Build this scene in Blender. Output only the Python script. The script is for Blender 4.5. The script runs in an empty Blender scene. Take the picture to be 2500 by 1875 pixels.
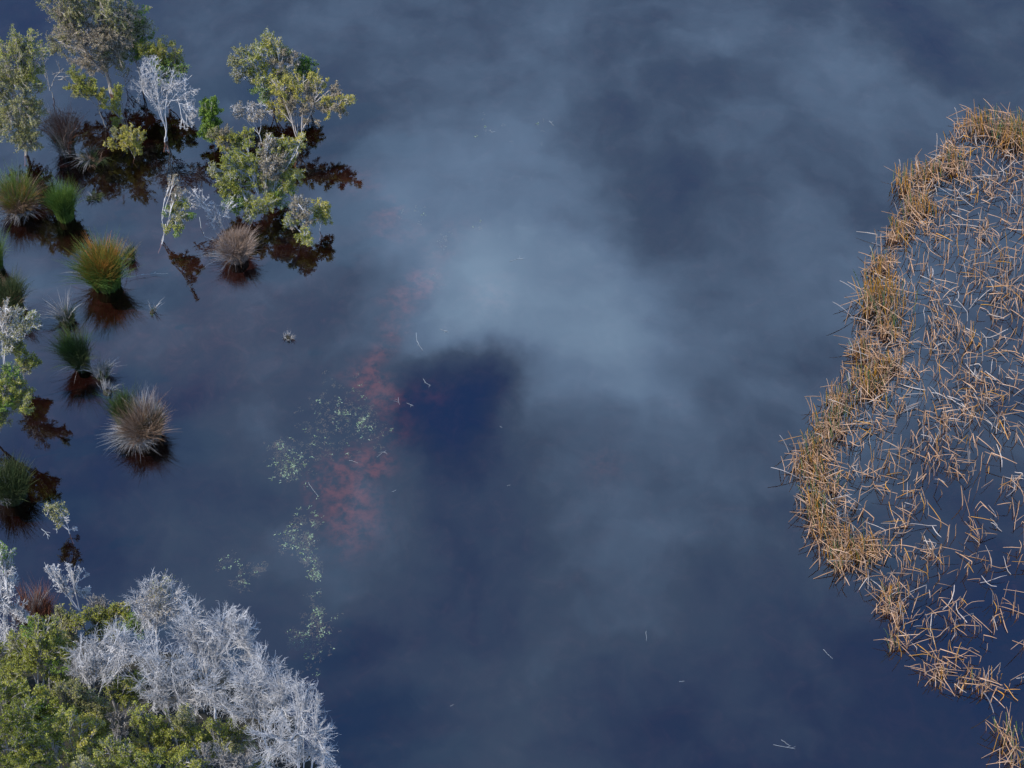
import bpy, math, random
import numpy as np

rng = np.random.default_rng(11)
random.seed(11)
S = bpy.context.scene
COL = S.collection

# ------------------------------------------------------------------ camera
TH = math.radians(42.0)            # tilt from straight down
F = 4512.0                         # focal length in photo pixels (2500 wide)
DIST = 45.0
H = DIST * math.cos(TH)
YC = -DIST * math.sin(TH)
cam = bpy.data.cameras.new('camera')
cam.sensor_width = 36.0
cam.lens = 36.0 * F / 2500.0
cam.clip_end = 3000.0
camo = bpy.data.objects.new('camera', cam)
camo.location = (0, YC, H)
camo.rotation_euler = (TH, 0, 0)
COL.objects.link(camo)
S.camera = camo


def ray(px, py):
    x = (px - 1250.0) / F
    y = -(py - 937.5) / F
    return np.array([x, y * math.cos(TH) + math.sin(TH), y * math.sin(TH) - math.cos(TH)])


def ground(px, py, z=0.0):
    d = ray(px, py)
    t = (z - H) / d[2]
    return np.array([d[0] * t, YC + d[1] * t, z])


def at_y(px, py, Y):
    d = ray(px, py)
    t = (Y - YC) / d[1]
    return np.array([d[0] * t, Y, H + d[2] * t]), t


# ------------------------------------------------------------------ light and exposure
SUN_EL = math.radians(48)
SUN_AZ = math.radians(256)         # compass bearing of the sun, clockwise from +Y
sun = bpy.data.lights.new('sun', 'SUN')
sun.energy = 3.7
sun.angle = math.radians(0.6)
sun.color = (1.0, 0.93, 0.82)
suno = bpy.data.objects.new('sun', sun)
suno.rotation_euler = (math.radians(90) - SUN_EL, 0, math.pi - SUN_AZ)
COL.objects.link(suno)

S.view_settings.view_transform = 'Standard'
S.view_settings.look = 'None'
S.view_settings.gamma = 1.0
S.view_settings.use_curve_mapping = False
S.view_settings.exposure = 1.35
S.render.engine = 'CYCLES'
S.cycles.use_denoising = True
S.cycles.max_bounces = 8
S.cycles.transparent_max_bounces = 12
S.cycles.diffuse_bounces = 3
S.cycles.glossy_bounces = 3


# ------------------------------------------------------------------ node helpers
class NT:
    def __init__(self, tree):
        self.t = tree
        self.n = tree.nodes
        self.l = tree.links

    def new(self, kind, **kw):
        n = self.n.new(kind)
        for k, v in kw.items():
            setattr(n, k, v)
        return n

    def put(self, sock, v):
        if isinstance(v, bpy.types.NodeSocket):
            self.l.new(v, sock)
        else:
            sock.default_value = v

    def math(self, op, a, b=None, c=None, clamp=False):
        n = self.new('ShaderNodeMath', operation=op, use_clamp=clamp)
        self.put(n.inputs[0], a)
        if b is not None:
            self.put(n.inputs[1], b)
        if c is not None:
            self.put(n.inputs[2], c)
        return n.outputs[0]

    def vec(self, op, a, b=None, out=0):
        n = self.new('ShaderNodeVectorMath', operation=op)
        self.put(n.inputs[0], a)
        if b is not None:
            self.put(n.inputs[1], b)
        return n.outputs[out]

    def noise(self, vec, scale, detail=4.0, rough=0.55, dist=0.0, color=False):
        n = self.new('ShaderNodeTexNoise')
        if vec is not None:
            self.l.new(vec, n.inputs['Vector'])
        n.inputs['Scale'].default_value = scale
        n.inputs['Detail'].default_value = detail
        n.inputs['Roughness'].default_value = rough
        n.inputs['Distortion'].default_value = dist
        return n.outputs['Color' if color else 'Fac']

    def ramp(self, fac, stops, interp='LINEAR'):
        n = self.new('ShaderNodeValToRGB')
        e = n.color_ramp
        e.interpolation = interp
        while len(e.elements) < len(stops):
            e.elements.new(0.5)
        for el, (p, c) in zip(e.elements, stops):
            el.position = p
            el.color = (*c, 1.0)
        self.l.new(fac, n.inputs[0])
        return n.outputs[0]

    def mix(self, fac, a, b, blend='MIX'):
        n = self.new('ShaderNodeMix', data_type='RGBA', blend_type=blend)
        self.put(n.inputs[0], fac)
        self.put(n.inputs[6], a if isinstance(a, bpy.types.NodeSocket) else (*a, 1.0))
        self.put(n.inputs[7], b if isinstance(b, bpy.types.NodeSocket) else (*b, 1.0))
        return n.outputs[2]

    def smooth(self, v, lo, hi, a=0.0, b=1.0):
        n = self.new('ShaderNodeMapRange', interpolation_type='SMOOTHSTEP')
        self.put(n.inputs[0], v)
        n.inputs[1].default_value = lo
        n.inputs[2].default_value = hi
        n.inputs[3].default_value = a
        n.inputs[4].default_value = b
        return n.outputs[0]


# ------------------------------------------------------------------ world: blue sky with a layer of thin cloud
world = bpy.data.worlds.new('World')
S.world = world
world.use_nodes = True
w = NT(world.node_tree)
w.n.clear()
sky = w.new('ShaderNodeTexSky', sky_type='NISHITA')
sky.sun_disc = False
sky.sun_elevation = SUN_EL
sky.sun_rotation = SUN_AZ
sky.air_density = 1.0
sky.dust_density = 0.6
sky.ozone_density = 1.6
tc = w.new('ShaderNodeTexCoord')
sx = w.new('ShaderNodeSeparateXYZ')
w.l.new(tc.outputs['Generated'], sx.inputs[0])
zc = w.math('MAXIMUM', sx.outputs[2], 0.12)
cu = w.math('DIVIDE', sx.outputs[0], zc)
cv = w.math('MULTIPLY', w.math('DIVIDE', sx.outputs[1], zc), 0.74)
cxy = w.new('ShaderNodeCombineXYZ')
w.l.new(cu, cxy.inputs[0])
w.l.new(cv, cxy.inputs[1])
UV = cxy.outputs[0]
warp = w.noise(UV, 6.0, 3.0, 0.5, color=True)
wv = w.vec('MULTIPLY', w.vec('SUBTRACT', warp, (0.5, 0.5, 0.5)), (0.085, 0.085, 0.0))
UVW = w.vec('ADD', UV, wv)
w2 = w.vec('MULTIPLY', w.vec('SUBTRACT', w.noise(UV, 21.0, 4.0, 0.6, color=True), (0.5, 0.5, 0.5)), (0.042, 0.042, 0.0))
UVW = w.vec('ADD', UVW, w2)
big = w.noise(UVW, 5.0, 5.0, 0.5)
fine = w.noise(UVW, 14.0, 5.0, 0.55)
m = w.math('ADD', w.math('MULTIPLY', w.math('SUBTRACT', big, 0.5), 0.45),
           w.math('MULTIPLY', w.math('SUBTRACT', fine, 0.5), 0.30))
st = w.new('ShaderNodeMapping')
st.inputs['Rotation'].default_value = (0, 0, math.radians(-40))
st.inputs['Scale'].default_value = (1.0, 2.6, 1.0)
w.l.new(UVW, st.inputs[0])
wisp = w.noise(st.outputs[0], 8.0, 4.0, 0.5)
m = w.math('ADD', m, w.math('MULTIPLY', w.math('SUBTRACT', wisp, 0.5), 0.26))
m = w.math('ADD', m, 0.375)
CLOUDS = [  # seen mirrored in the lake: centre, size, thickness of cloud (negative: a gap)
    (1230, 420, 300, .22), (1150, 760, 190, .34), (1380, 720, 280, .30), (1650, 800, 300, .16),
    (1010, 520, 240, .20), (1480, 960, 200, .18), (1780, 110, 160, .14), (2080, 180, 240, .10),
    (1950, 640, 200, .10), (1700, 1400, 330, .07), (1560, 1230, 200, .03), (350, 760, 420, -.06), (2400, 80, 420, -.09), (1150, 1500, 350, -.07),
    (1120, 1015, 155, -.36), (1060, 930, 70, -.08), (1640, 400, 220, -.05),
    (1900, 1900, 460, -.22), (60, 1320, 480, -.24), (720, 1780, 400, -.18), (2450, 1650, 460, -.26),
    (660, 70, 90, -.08), (60, 60, 330, -.20), (300, 1050, 260, -.08), (2450, 1150, 300, -.08),
    (1500, 1130, 160, -.10), (1230, 1250, 220, -.05),
]
for (px, py, r, a) in CLOUDS:
    g = ground(px, py)
    c = (g[0] / H, (g[1] - YC) / H * 0.74, 0.0)
    d = w.vec('DISTANCE', UVW, c, out=1)
    m = w.math('ADD', m, w.smooth(d, 0.0, r * 1.35 / 100.0 / H, a, 0.0))
m = w.math('MINIMUM', w.math('MAXIMUM', m, 0.0), 1.0)
CK = 10.0
cloud_col = w.ramp(m, [(0.0, (.030 * CK, .130 * CK, .43 * CK)), (.16, (.080 * CK, .172 * CK, .42 * CK)), (.34, (.185 * CK, .315 * CK, .56 * CK)),
                       (.6, (.47 * CK, .74 * CK, 1.17 * CK)), (1.0, (.98 * CK, 1.45 * CK, 2.0 * CK))])
skymix = w.mix(w.smooth(m, 0.0, 0.30, 0.85, 0.97), sky.outputs[0], cloud_col)
bg = w.new('ShaderNodeBackground')
bg.inputs[1].default_value = 0.1
w.l.new(skymix, bg.inputs[0])
wo = w.new('ShaderNodeOutputWorld')
w.l.new(bg.outputs[0], wo.inputs[0])


# ------------------------------------------------------------------ materials
def material(name):
    mt = bpy.data.materials.new(name)
    mt.use_nodes = True
    t = NT(mt.node_tree)
    return mt, t, t.n['Principled BSDF']


def island_mat(name, stops, rough=0.7, noise_amt=0.35, noise_scale=2.2, translucent=0.0, spec=0.25):
    """each leaf or stem takes its own colour; clumps drift slowly through space"""
    mt, t, b = material(name)
    geo = t.new('ShaderNodeNewGeometry')
    nz = t.noise(geo.outputs['Position'], noise_scale, 3.0, 0.6)
    f = t.math('ADD', t.math('MULTIPLY', geo.outputs['Random Per Island'], 1 - noise_amt),
               t.math('MULTIPLY', t.smooth(nz, .3, .7), noise_amt))
    col = t.ramp(f, stops)
    t.l.new(col, b.inputs['Base Color'])
    b.inputs['Roughness'].default_value = rough
    b.inputs['Specular IOR Level'].default_value = spec
    if translucent:
        tr = t.new('ShaderNodeBsdfTranslucent')
        t.l.new(col, tr.inputs[0])
        mx = t.new('ShaderNodeMixShader')
        mx.inputs[0].default_value = translucent
        t.l.new(b.outputs[0], mx.inputs[1])
        t.l.new(tr.outputs[0], mx.inputs[2])
        t.l.new(mx.outputs[0], t.n['Material Output'].inputs[0])
    return mt


M = {}
M['olive'] = island_mat('olive_leaf', [(0, (0.0679, 0.0804, 0.0121)), (0.3, (0.1564, 0.1731, 0.0267)), (0.7, (0.2583, 0.2631, 0.0437)), (1, (0.367, 0.3394, 0.0851))], translucent=.3)
M['yellow'] = island_mat('yellow_leaf', [(0, (0.1513, 0.142, 0.0272)), (0.4, (0.275, 0.2503, 0.0408)), (0.75, (0.3713, 0.3246, 0.0611)), (1, (0.4263, 0.3653, 0.1496))], translucent=.3)
M['green'] = island_mat('green_leaf', [(0, (0.0352, 0.0721, 0.0108)), (0.4, (0.0942, 0.1639, 0.0216)), (0.75, (0.157, 0.2294, 0.0324)), (1, (0.2136, 0.2622, 0.0648))], translucent=.3)
M['greyleaf'] = island_mat('grey_green_leaf', [(0, (0.0815, 0.0837, 0.027)), (0.35, (0.1568, 0.1546, 0.045)), (0.7, (0.2132, 0.2061, 0.0765)), (1, (0.3011, 0.2769, 0.153))], translucent=.2)
M['pinkleaf'] = island_mat('pink_grey_leaf', [(0, (0.1118, 0.0968, 0.052)), (0.4, (0.1987, 0.1693, 0.104)), (0.7, (0.2484, 0.1996, 0.1502)), (1, (0.3105, 0.254, 0.2079))], translucent=.2)
M['darkolive'] = island_mat('dark_olive_leaf', [(0, (0.033, 0.0469, 0.0059)), (0.4, (0.0975, 0.1172, 0.0139)), (0.75, (0.1725, 0.1875, 0.0218)), (1, (0.24, 0.2344, 0.0495))], translucent=.25)
M['white_wood'] = island_mat('bleached_twig', [(0, (0.1728, 0.1728, 0.1818)), (0.5, (0.3251, 0.3201, 0.3323)), (1, (0.4876, 0.4826, 0.4985))], rough=.85)
M['grey_wood'] = island_mat('grey_twig', [(0, (.10, .095, .09)), (.5, (.17, .16, .155)), (1, (.25, .235, .225))], rough=.85)
M['pale_wood'] = island_mat('pale_pink_twig', [(0, (.15, .135, .125)), (.5, (.23, .205, .19)), (1, (.33, .30, .28))], rough=.85)
M['dark_wood'] = island_mat('dark_twig', [(0, (.035, .03, .028)), (.5, (.06, .052, .047)), (1, (.10, .09, .08))], rough=.85)
M['blade_green'] = island_mat('green_blade', [(0, (.018, .040, .006)), (.4, (.042, .085, .012)), (.75, (.075, .12, .018)), (1, (.12, .14, .03))], translucent=.2)
M['blade_dark'] = island_mat('dark_green_blade', [(0, (.010, .018, .005)), (.4, (.022, .036, .010)), (.8, (.045, .055, .018)), (1, (.08, .075, .04))], translucent=.15)
M['blade_gold'] = island_mat('golden_blade', [(0, (.07, .06, .008)), (.4, (.14, .105, .012)), (.75, (.20, .10, .015)), (1, (.24, .07, .016))], translucent=.2)
M['blade_orange'] = island_mat('orange_seed_head', [(0, (.20, .07, .012)), (.5, (.32, .10, .018)), (1, (.40, .16, .03))])
M['blade_brown'] = island_mat('brown_blade', [(0, (.05, .025, .014)), (.4, (.12, .07, .045)), (.75, (.19, .13, .09)), (1, (.25, .19, .15))], translucent=.1)
M['blade_pink'] = island_mat('pink_straw_blade', [(0, (.10, .07, .055)), (.4, (.19, .14, .115)), (.75, (.26, .20, .17)), (1, (.34, .28, .25))])
M['blade_grey'] = island_mat('grey_straw_blade', [(0, (.08, .08, .085)), (.5, (.16, .155, .16)), (1, (.27, .265, .27))])
M['blade_red'] = island_mat('red_brown_blade', [(0, (.04, .012, .007)), (.5, (.10, .035, .018)), (1, (.17, .08, .05))])
M['reed_tan'] = island_mat('tan_reed', [(0, (0.1248, 0.0642, 0.0322)), (0.35, (0.2496, 0.1433, 0.0782)), (0.7, (0.312, 0.1927, 0.1242)), (1, (0.3744, 0.2668, 0.1932))], rough=.6)
M['reed_pale'] = island_mat('pale_reed', [(0, (.16, .14, .13)), (.5, (.25, .215, .20)), (1, (.36, .32, .30))], rough=.6)
M['reed_gold'] = island_mat('golden_reed', [(0, (0.162, 0.085, 0.0108)), (0.4, (0.3132, 0.155, 0.018)), (0.75, (0.3672, 0.165, 0.0252)), (1, (0.3672, 0.21, 0.072))], rough=.6)
M['reed_green'] = island_mat('green_reed', [(0, (.03, .06, .025)), (.5, (.07, .11, .04)), (1, (.16, .18, .07))], rough=.55)
M['weed'] = island_mat('pale_waterweed', [(0, (.07, .11, .06)), (.5, (.16, .23, .14)), (1, (.30, .37, .28))], rough=.6)
M['debris'] = island_mat('bleached_stick', [(0, (.16, .175, .19)), (1, (.28, .295, .31))], rough=.8)
M['mud'] = island_mat('black_mud', [(0, (.006, .006, .004)), (1, (.016, .014, .009))], rough=.9, noise_amt=1.0, noise_scale=3)

# --- water: a still dark sheet, mirror on top and tannin brown beneath
mt, t, b = material('still_water')
t.n.remove(b)
geo = t.new('ShaderNodeNewGeometry')
bump = t.new('ShaderNodeBump')
bump.inputs['Strength'].default_value = 0.0012
bump.inputs['Distance'].default_value = 0.05
t.l.new(t.noise(geo.outputs['Position'], 3.0, 3.0, 0.5), bump.inputs['Height'])
gl = t.new('ShaderNodeBsdfGlossy')
gl.inputs['Roughness'].default_value = 0.0
t.l.new(bump.outputs[0], gl.inputs['Normal'])
tr = t.new('ShaderNodeBsdfTransparent')
tr.inputs[0].default_value = (.52, .37, .33, 1)
fr = t.new('ShaderNodeFresnel')
ior = t.math('ADD', 1.95, t.math('MULTIPLY', geo.outputs['Backfacing'], 1 / 1.95 - 1.95))   # same reflectance from both sides
t.l.new(ior, fr.inputs[0])
mx = t.new('ShaderNodeMixShader')
t.l.new(fr.outputs[0], mx.inputs[0])
t.l.new(tr.outputs[0], mx.inputs[1])
t.l.new(gl.outputs[0], mx.inputs[2])
t.l.new(mx.outputs[0], t.n['Material Output'].inputs[0])
M['water'] = mt

# --- lake bed: peat with rusty weed mats
BED_Z = -0.7
mt, t, b = material('peat_lake_bed')
geo = t.new('ShaderNodeNewGeometry')
P = geo.outputs['Position']
wn = t.vec('MULTIPLY', t.vec('SUBTRACT', t.noise(P, 0.9, 5.0, .65, color=True), (.5, .5, .5)), (1.25, 1.25, 0))
PW = t.vec('ADD', P, wn)
red = None
REDS = [(885, 915, 55, 1.0), (920, 945, 55, 1.0), (945, 985, 45, .8), (815, 1145, 55, 1.0), (880, 1130, 55, 1.0), (930, 1145, 45, .8), (830, 1205, 60, 1.0),
        (870, 1255, 80, .9), (925, 865, 40, .9), (960, 810, 40, .9), (985, 760, 35, .7), (1010, 710, 50, .7), (955, 730, 40, .6), (960, 1060, 55, .5),
        (945, 515, 50, .7), (935, 560, 35, .5), (1000, 570, 45, .4), (1075, 620, 45, .55), (1050, 965, 55, .28), (880, 440, 60, .5),
        (1200, 720, 70, .3), (1120, 560, 60, .25), (760, 1190, 35, .5), (1480, 1140, 60, .25), (850, 1310, 70, .45), (440, 530, 90, .12), (1040, 680, 45, .7)]
for (px, py, r, a) in REDS:
    g = ground(px, py, BED_Z)
    d = t.vec('DISTANCE', PW, tuple(g), out=1)
    v = t.smooth(d, 0.0, r * 1.6 / 100.0, a, 0.0)
    red = v if red is None else t.math('ADD', red, v)
tex = t.noise(P, 3.0, 9.0, .68, dist=.2)
fib = t.noise(P, 1.6, 8.0, .72, dist=1.2)
rm = t.math('MULTIPLY', t.math('MINIMUM', red, 1.2), t.smooth(tex, .36, .66))
base = t.ramp(fib, [(.3, (.007, .0035, .0030)), (.5, (.014, .0075, .0070)), (.62, (.024, .015, .015)), (.75, (.050, .036, .038))])
gd = ground(430, 740, BED_Z)
dl = t.vec('DISTANCE', PW, tuple(gd), out=1)
pale = t.smooth(dl, 0.5, 6.5, 2.0, 0.7)
sc = t.new('ShaderNodeVectorMath', operation='SCALE')
t.l.new(base, sc.inputs[0])
t.l.new(pale, sc.inputs['Scale'])
col = t.mix(t.math('MINIMUM', rm, 1.0), sc.outputs[0], (.155, .064, .045))
t.l.new(col, b.inputs['Base Color'])
b.inputs['Roughness'].default_value = 0.95
b.inputs['Specular IOR Level'].default_value = 0.0
M['bed'] = mt


# ------------------------------------------------------------------ mesh helpers
def unit(v):
    return v / np.maximum(np.linalg.norm(v, axis=-1, keepdims=True), 1e-9)


class MB:
    def __init__(self):
        self.v, self.q, self.n = [], [], 0

    def add(self, v, q):
        self.v.append(np.asarray(v, dtype=np.float64).reshape(-1, 3))
        self.q.append(np.asarray(q, dtype=np.int64).reshape(-1, 4) + self.n)
        self.n += len(self.v[-1])

    def tubes(self, P, R, sides=3):
        """P (N,K,3) centre lines, R (N,K) radii"""
        P = np.asarray(P, float)
        R = np.asarray(R, float)
        if P.size == 0:
            return
        N, K, _ = P.shape
        T = unit(np.gradient(P, axis=1))
        ref = np.where(np.abs(T[..., 2:3]) > 0.9, np.array([1.0, 0, 0]), np.array([0, 0, 1.0]))
        A = unit(np.cross(T, ref))
        B = np.cross(T, A)
        ang = np.arange(sides) * 2 * math.pi / sides
        V = P[:, :, None, :] + R[:, :, None, None] * (np.cos(ang)[None, None, :, None] * A[:, :, None, :] + np.sin(ang)[None, None, :, None] * B[:, :, None, :])
        idx = np.arange(N * K * sides).reshape(N, K, sides)
        a = idx[:, :-1, :]
        bq = np.roll(idx, -1, axis=2)[:, :-1, :]
        c = np.roll(idx, -1, axis=2)[:, 1:, :]
        d = idx[:, 1:, :]
        self.add(V, np.stack([a, bq, c, d], -1))

    def ribbons(self, P, Wd, side):
        """P (N,K,3), Wd (N,K) half widths, side (N,3)"""
        P = np.asarray(P, float)
        N, K, _ = P.shape
        V = np.stack([P - side[:, None, :] * Wd[..., None], P + side[:, None, :] * Wd[..., None]], 2)
        idx = np.arange(N * K * 2).reshape(N, K, 2)
        self.add(V, np.stack([idx[:, :-1, 0], idx[:, :-1, 1], idx[:, 1:, 1], idx[:, 1:, 0]], -1))

    def leaves(self, C, D, L, Wd):
        """diamond leaves: centre C, direction D, length L, width Wd"""
        N = len(C)
        r = unit(rng.normal(size=(N, 3)))
        sd = unit(np.cross(D, r))
        nrm = np.cross(D, sd)
        a = C - D * (L[:, None] * .5)
        e = C + D * (L[:, None] * .5)
        mid = C + nrm * (L[:, None] * .10)
        V = np.stack([a, mid + sd * Wd[:, None] * .5, e, mid - sd * Wd[:, None] * .5], 1)
        self.add(V, np.arange(N * 4).reshape(N, 4))

    def mesh(self, name, mat):
        V = np.concatenate(self.v)
        Q = np.concatenate(self.q)
        me = bpy.data.meshes.new(name)
        me.vertices.add(len(V))
        me.vertices.foreach_set('co', V.astype(np.float32).ravel())
        me.loops.add(len(Q) * 4)
        me.loops.foreach_set('vertex_index', Q.astype(np.int32).ravel())
        me.polygons.add(len(Q))
        me.polygons.foreach_set('loop_start', np.arange(len(Q), dtype=np.int32) * 4)
        me.update(calc_edges=True)
        me.materials.append(mat)
        return me


def obj(name, me, parent=None, **props):
    o = bpy.data.objects.new(name, me)
    COL.objects.link(o)
    if parent is not None:
        o.parent = parent
    for k, v in props.items():
        o[k] = v
    return o


def thing(name, label, cat, loc, group=None):
    o = bpy.data.objects.new(name, None)
    o.empty_display_size = 0.1
    o.location = loc
    COL.objects.link(o)
    o['label'] = label
    o['category'] = cat
    if group:
        o['group'] = group
    return o


def bez(P0, P1, P2, K):
    s = np.linspace(0, 1, K)[None, :, None]
    return (1 - s) ** 2 * P0[:, None, :] + 2 * s * (1 - s) * P1[:, None, :] + s ** 2 * P2[:, None, :]


def bez_at(P0, P1, P2, s):
    s = s[:, None]
    p = (1 - s) ** 2 * P0 + 2 * s * (1 - s) * P1 + s ** 2 * P2
    d = unit(2 * (1 - s) * (P1 - P0) + 2 * s * (P2 - P1))
    return p, d


def ball(n, r, flat=(1, 1, 1), shell=0.35):
    d = unit(rng.normal(size=(n, 3)))
    return d * (rng.random((n, 1)) ** shell) * r * np.array(flat)


# ------------------------------------------------------------------ setting
def sheet(name, size, z, mat):
    mb = MB()
    s = size
    mb.add([(-s, -s, z), (s, -s, z), (s, s, z), (-s, s, z)], [(0, 1, 2, 3)])
    return obj(name, mb.mesh(name, mat), kind='structure')


sheet('lake_bed', 900.0, BED_Z, M['bed'])
sheet('water', 900.0, 0.0, M['water'])

# muddy bank under the thicket in the near left corner
mb = MB()
n = 40
xs = np.linspace(-20, -3, n)
ys = np.linspace(-19, -4.0, n)
X, Y = np.meshgrid(xs, ys)
c0 = ground(60, 1900)
edge = np.hypot((X - c0[0]) / 6.2, (Y - c0[1]) / 3.6)
Z = 0.42 * (1 - edge ** 2) + 0.10 * np.sin(X * 2.3 + 1.1 * Y) * np.cos(Y * 2.9 - X) + 0.05 * rng.normal(size=X.shape)
Z = np.clip(np.where(edge > 1.0, -1.1, Z), -1.1, 0.6)
idx = np.arange(n * n).reshape(n, n)
mb.add(np.stack([X, Y, Z], -1), np.stack([idx[:-1, :-1], idx[:-1, 1:], idx[1:, 1:], idx[1:, :-1]], -1))
obj('bank', mb.mesh('bank', M['mud']), kind='structure')


# ------------------------------------------------------------------ shrubs and trees
def shrub(name, label, cat, base_px, clumps, wood='grey_wood', group=None, stem=0.035, fork=0.25, subs=16, twigs=7,
          twiglets=2, leaf=1.0, leaf_len=0.042, base_z=0.0, curl=0.25, stems=None, twig_r=0.0065, droop=0.0, depth=0.8, wispy=False):
    """clumps: (px, py, radius px, metres behind the base, leaf material or None)"""
    B = ground(*base_px, base_z)
    root = thing(name, label, cat, tuple(B), group)
    cents = []
    extra = []
    if not wispy:           # smaller sprays between the main masses break up the outline
        for (px, py, r, off, lm) in clumps:
            a_ = rng.uniform(0, 6.28)
            extra.append((px + math.cos(a_) * r * .95, py + math.sin(a_) * r * .95, r * rng.uniform(.4, .65), off + rng.normal() * .1, lm))
    for (px, py, r, off, lm) in list(clumps) + extra:
        p, tdep = at_y(px, py, B[1] + off)
        cents.append((p, r * tdep / F, lm))
    mean = np.mean([c[0] for c in cents], axis=0)
    fk = B + (mean - B) * fork
    fk[2] = max(fk[2], 0.05)
    foot = B + np.array([0, 0, -0.35])
    # trunk: from under water to the fork
    mb = MB()
    k = stems or 1
    for _ in range(k):
        f0 = foot + np.array([*(rng.normal(size=2) * .05 * (k > 1)), 0])
        f1 = fk + rng.normal(size=3) * .03 * (k > 1)
        cc = (f0 + f1) / 2 + rng.normal(size=3) * .04
        pts = bez(f0[None], cc[None], f1[None], 7)
        pts[:, 1:-1] += rng.normal(size=pts[:, 1:-1].shape) * .012
        mb.tubes(pts, np.linspace(stem * .95, stem * .62, 7)[None], 6)
    tk = obj('trunk', mb.mesh('trunk', M[wood]), root)
    tk.matrix_parent_inverse.identity()
    tk.location = tuple(-B)
    limbs = []
    for (C, r, lm) in cents:
        wb = MB()
        lb = MB()
        r = max(r, .06)
        # limb
        P0 = fk + rng.normal(size=3) * .02
        thick = 1.0
        if len(limbs) >= 3:      # branch off the limb that already heads this way
            want = unit(C - fk)
            best = max(limbs, key=lambda q: float(np.dot(unit(q[3] - fk), want)))
            if np.dot(unit(best[3] - fk), want) > .75:
                sb = rng.uniform(.22, .55)
                P0 = ((1 - sb) ** 2 * best[0] + 2 * sb * (1 - sb) * best[1] + sb ** 2 * best[2])
                thick = 1 - sb * .8
        d = C - P0
        P2 = C + unit(d) * r * .55
        P1 = P0 + d * .45 + np.array([0, 0, 1.0]) * np.linalg.norm(d) * curl * .35 + rng.normal(size=3) * np.linalg.norm(d) * .08
        limbs.append((P0, P1, P2, C))
        L = bez(P0[None], P1[None], P2[None], 9)
        L[:, 1:-1] += rng.normal(size=L[:, 1:-1].shape) * .010
        wb.tubes(L, np.linspace(max(stem * (.30 if wispy else .5) * thick, .007), .006, 9)[None], 5)
        # boughs off the outer half of the limb
        ns = int(subs)
        s = rng.uniform(.25 if wispy else .42, 1.0, ns)
        A0, Ad = bez_at(np.repeat(P0[None], ns, 0), np.repeat(P1[None], ns, 0), np.repeat(P2[None], ns, 0), s)
        E = C + ball(ns, r, (1, depth, 1), .28) + np.array([0, 0, .08 * r])
        A1 = (A0 + E) / 2 + Ad * np.linalg.norm(E - A0, axis=1, keepdims=True) * .22 + rng.normal(size=(ns, 3)) * r * .10
        A1[:, 2] -= droop * r
        wb.tubes(bez(A0, A1, E, 5), np.repeat(np.linspace(.0075 if wispy else .0105, twig_r, 5)[None], ns, 0), 3)
        # twigs
        nt = ns * twigs
        i = np.repeat(np.arange(ns), twigs)
        s = rng.uniform(.25, 1.0, nt)
        T0, Td = bez_at(A0[i], A1[i], E[i], s)
        out = unit(T0 - C + np.array([0, 0, .25 * r]))
        dr = unit(Td * (1.0 if wispy else .8) + out * (.55 if wispy else .8) + rng.normal(size=(nt, 3)) * (.42 if wispy else .55))
        ln = r * (rng.uniform(.35, .95, nt) if wispy else rng.uniform(.22, .55, nt))[:, None]
        T2 = T0 + dr * ln
        T1 = T0 + unit(Td + rng.normal(size=(nt, 3)) * .4) * ln * .5
        T2[:, 2] += (curl - droop) * ln[:, 0] * .5
        kt = 4 if wispy else 3
        wb.tubes(bez(T0, T1, T2, kt), np.repeat(np.linspace(twig_r, twig_r * .5, kt)[None], nt, 0), 3)
        # twiglets
        if twiglets:
            nw = nt * twiglets
            i = np.repeat(np.arange(nt), twiglets)
            s = rng.uniform(.2, 1.0, nw)
            W0, Wd = bez_at(T0[i], T1[i], T2[i], s)
            dr = unit(Wd + rng.normal(size=(nw, 3)) * .6 + np.array([0, 0, .25]))
            ln = r * (rng.uniform(.14, .42, nw) if wispy else rng.uniform(.10, .26, nw))[:, None]
            W2 = W0 + dr * ln
            W1 = W0 + unit(Wd + dr) * ln * .5
            kt = 2
            wb.tubes(bez(W0, W1, W2, kt), np.repeat(np.linspace(twig_r * .8, twig_r * .42, kt)[None], nw, 0), 3)
        lo = obj('limb', wb.mesh('limb', M[wood]), root)
        lo.matrix_parent_inverse.identity()
        lo.location = tuple(-B)
        if lm:
            nl = int(leaf * 8600 * max(r, .12) ** 2 * 3.0) + 60
            use = W0 if twiglets else T0
            if twiglets:
                j = rng.integers(0, nw, nl)
                s = rng.uniform(.2, 1.1, nl)
                p, dd = bez_at(W0[j], W1[j], W2[j], s)
            else:
                j = rng.integers(0, nt, nl)
                s = rng.uniform(.2, 1.1, nl)
                p, dd = bez_at(T0[j], T1[j], T2[j], s)
            p = p + rng.normal(size=(nl, 3)) * .022
            D = unit(dd * .7 + rng.normal(size=(nl, 3)) * .6 + np.array([0, 0, .2]))
            ll = leaf_len * rng.uniform(.6, 1.25, nl)
            lb.leaves(p, D, ll, ll * rng.uniform(.30, .5, nl))
            fo = obj('foliage', lb.mesh('foliage', M[lm]), lo, kind='stuff')
            fo.matrix_parent_inverse.identity()
    return root


O, Yl, G, GL, PL, DO = 'olive', 'yellow', 'green', 'greyleaf', 'pinkleaf', 'darkolive'

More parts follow.
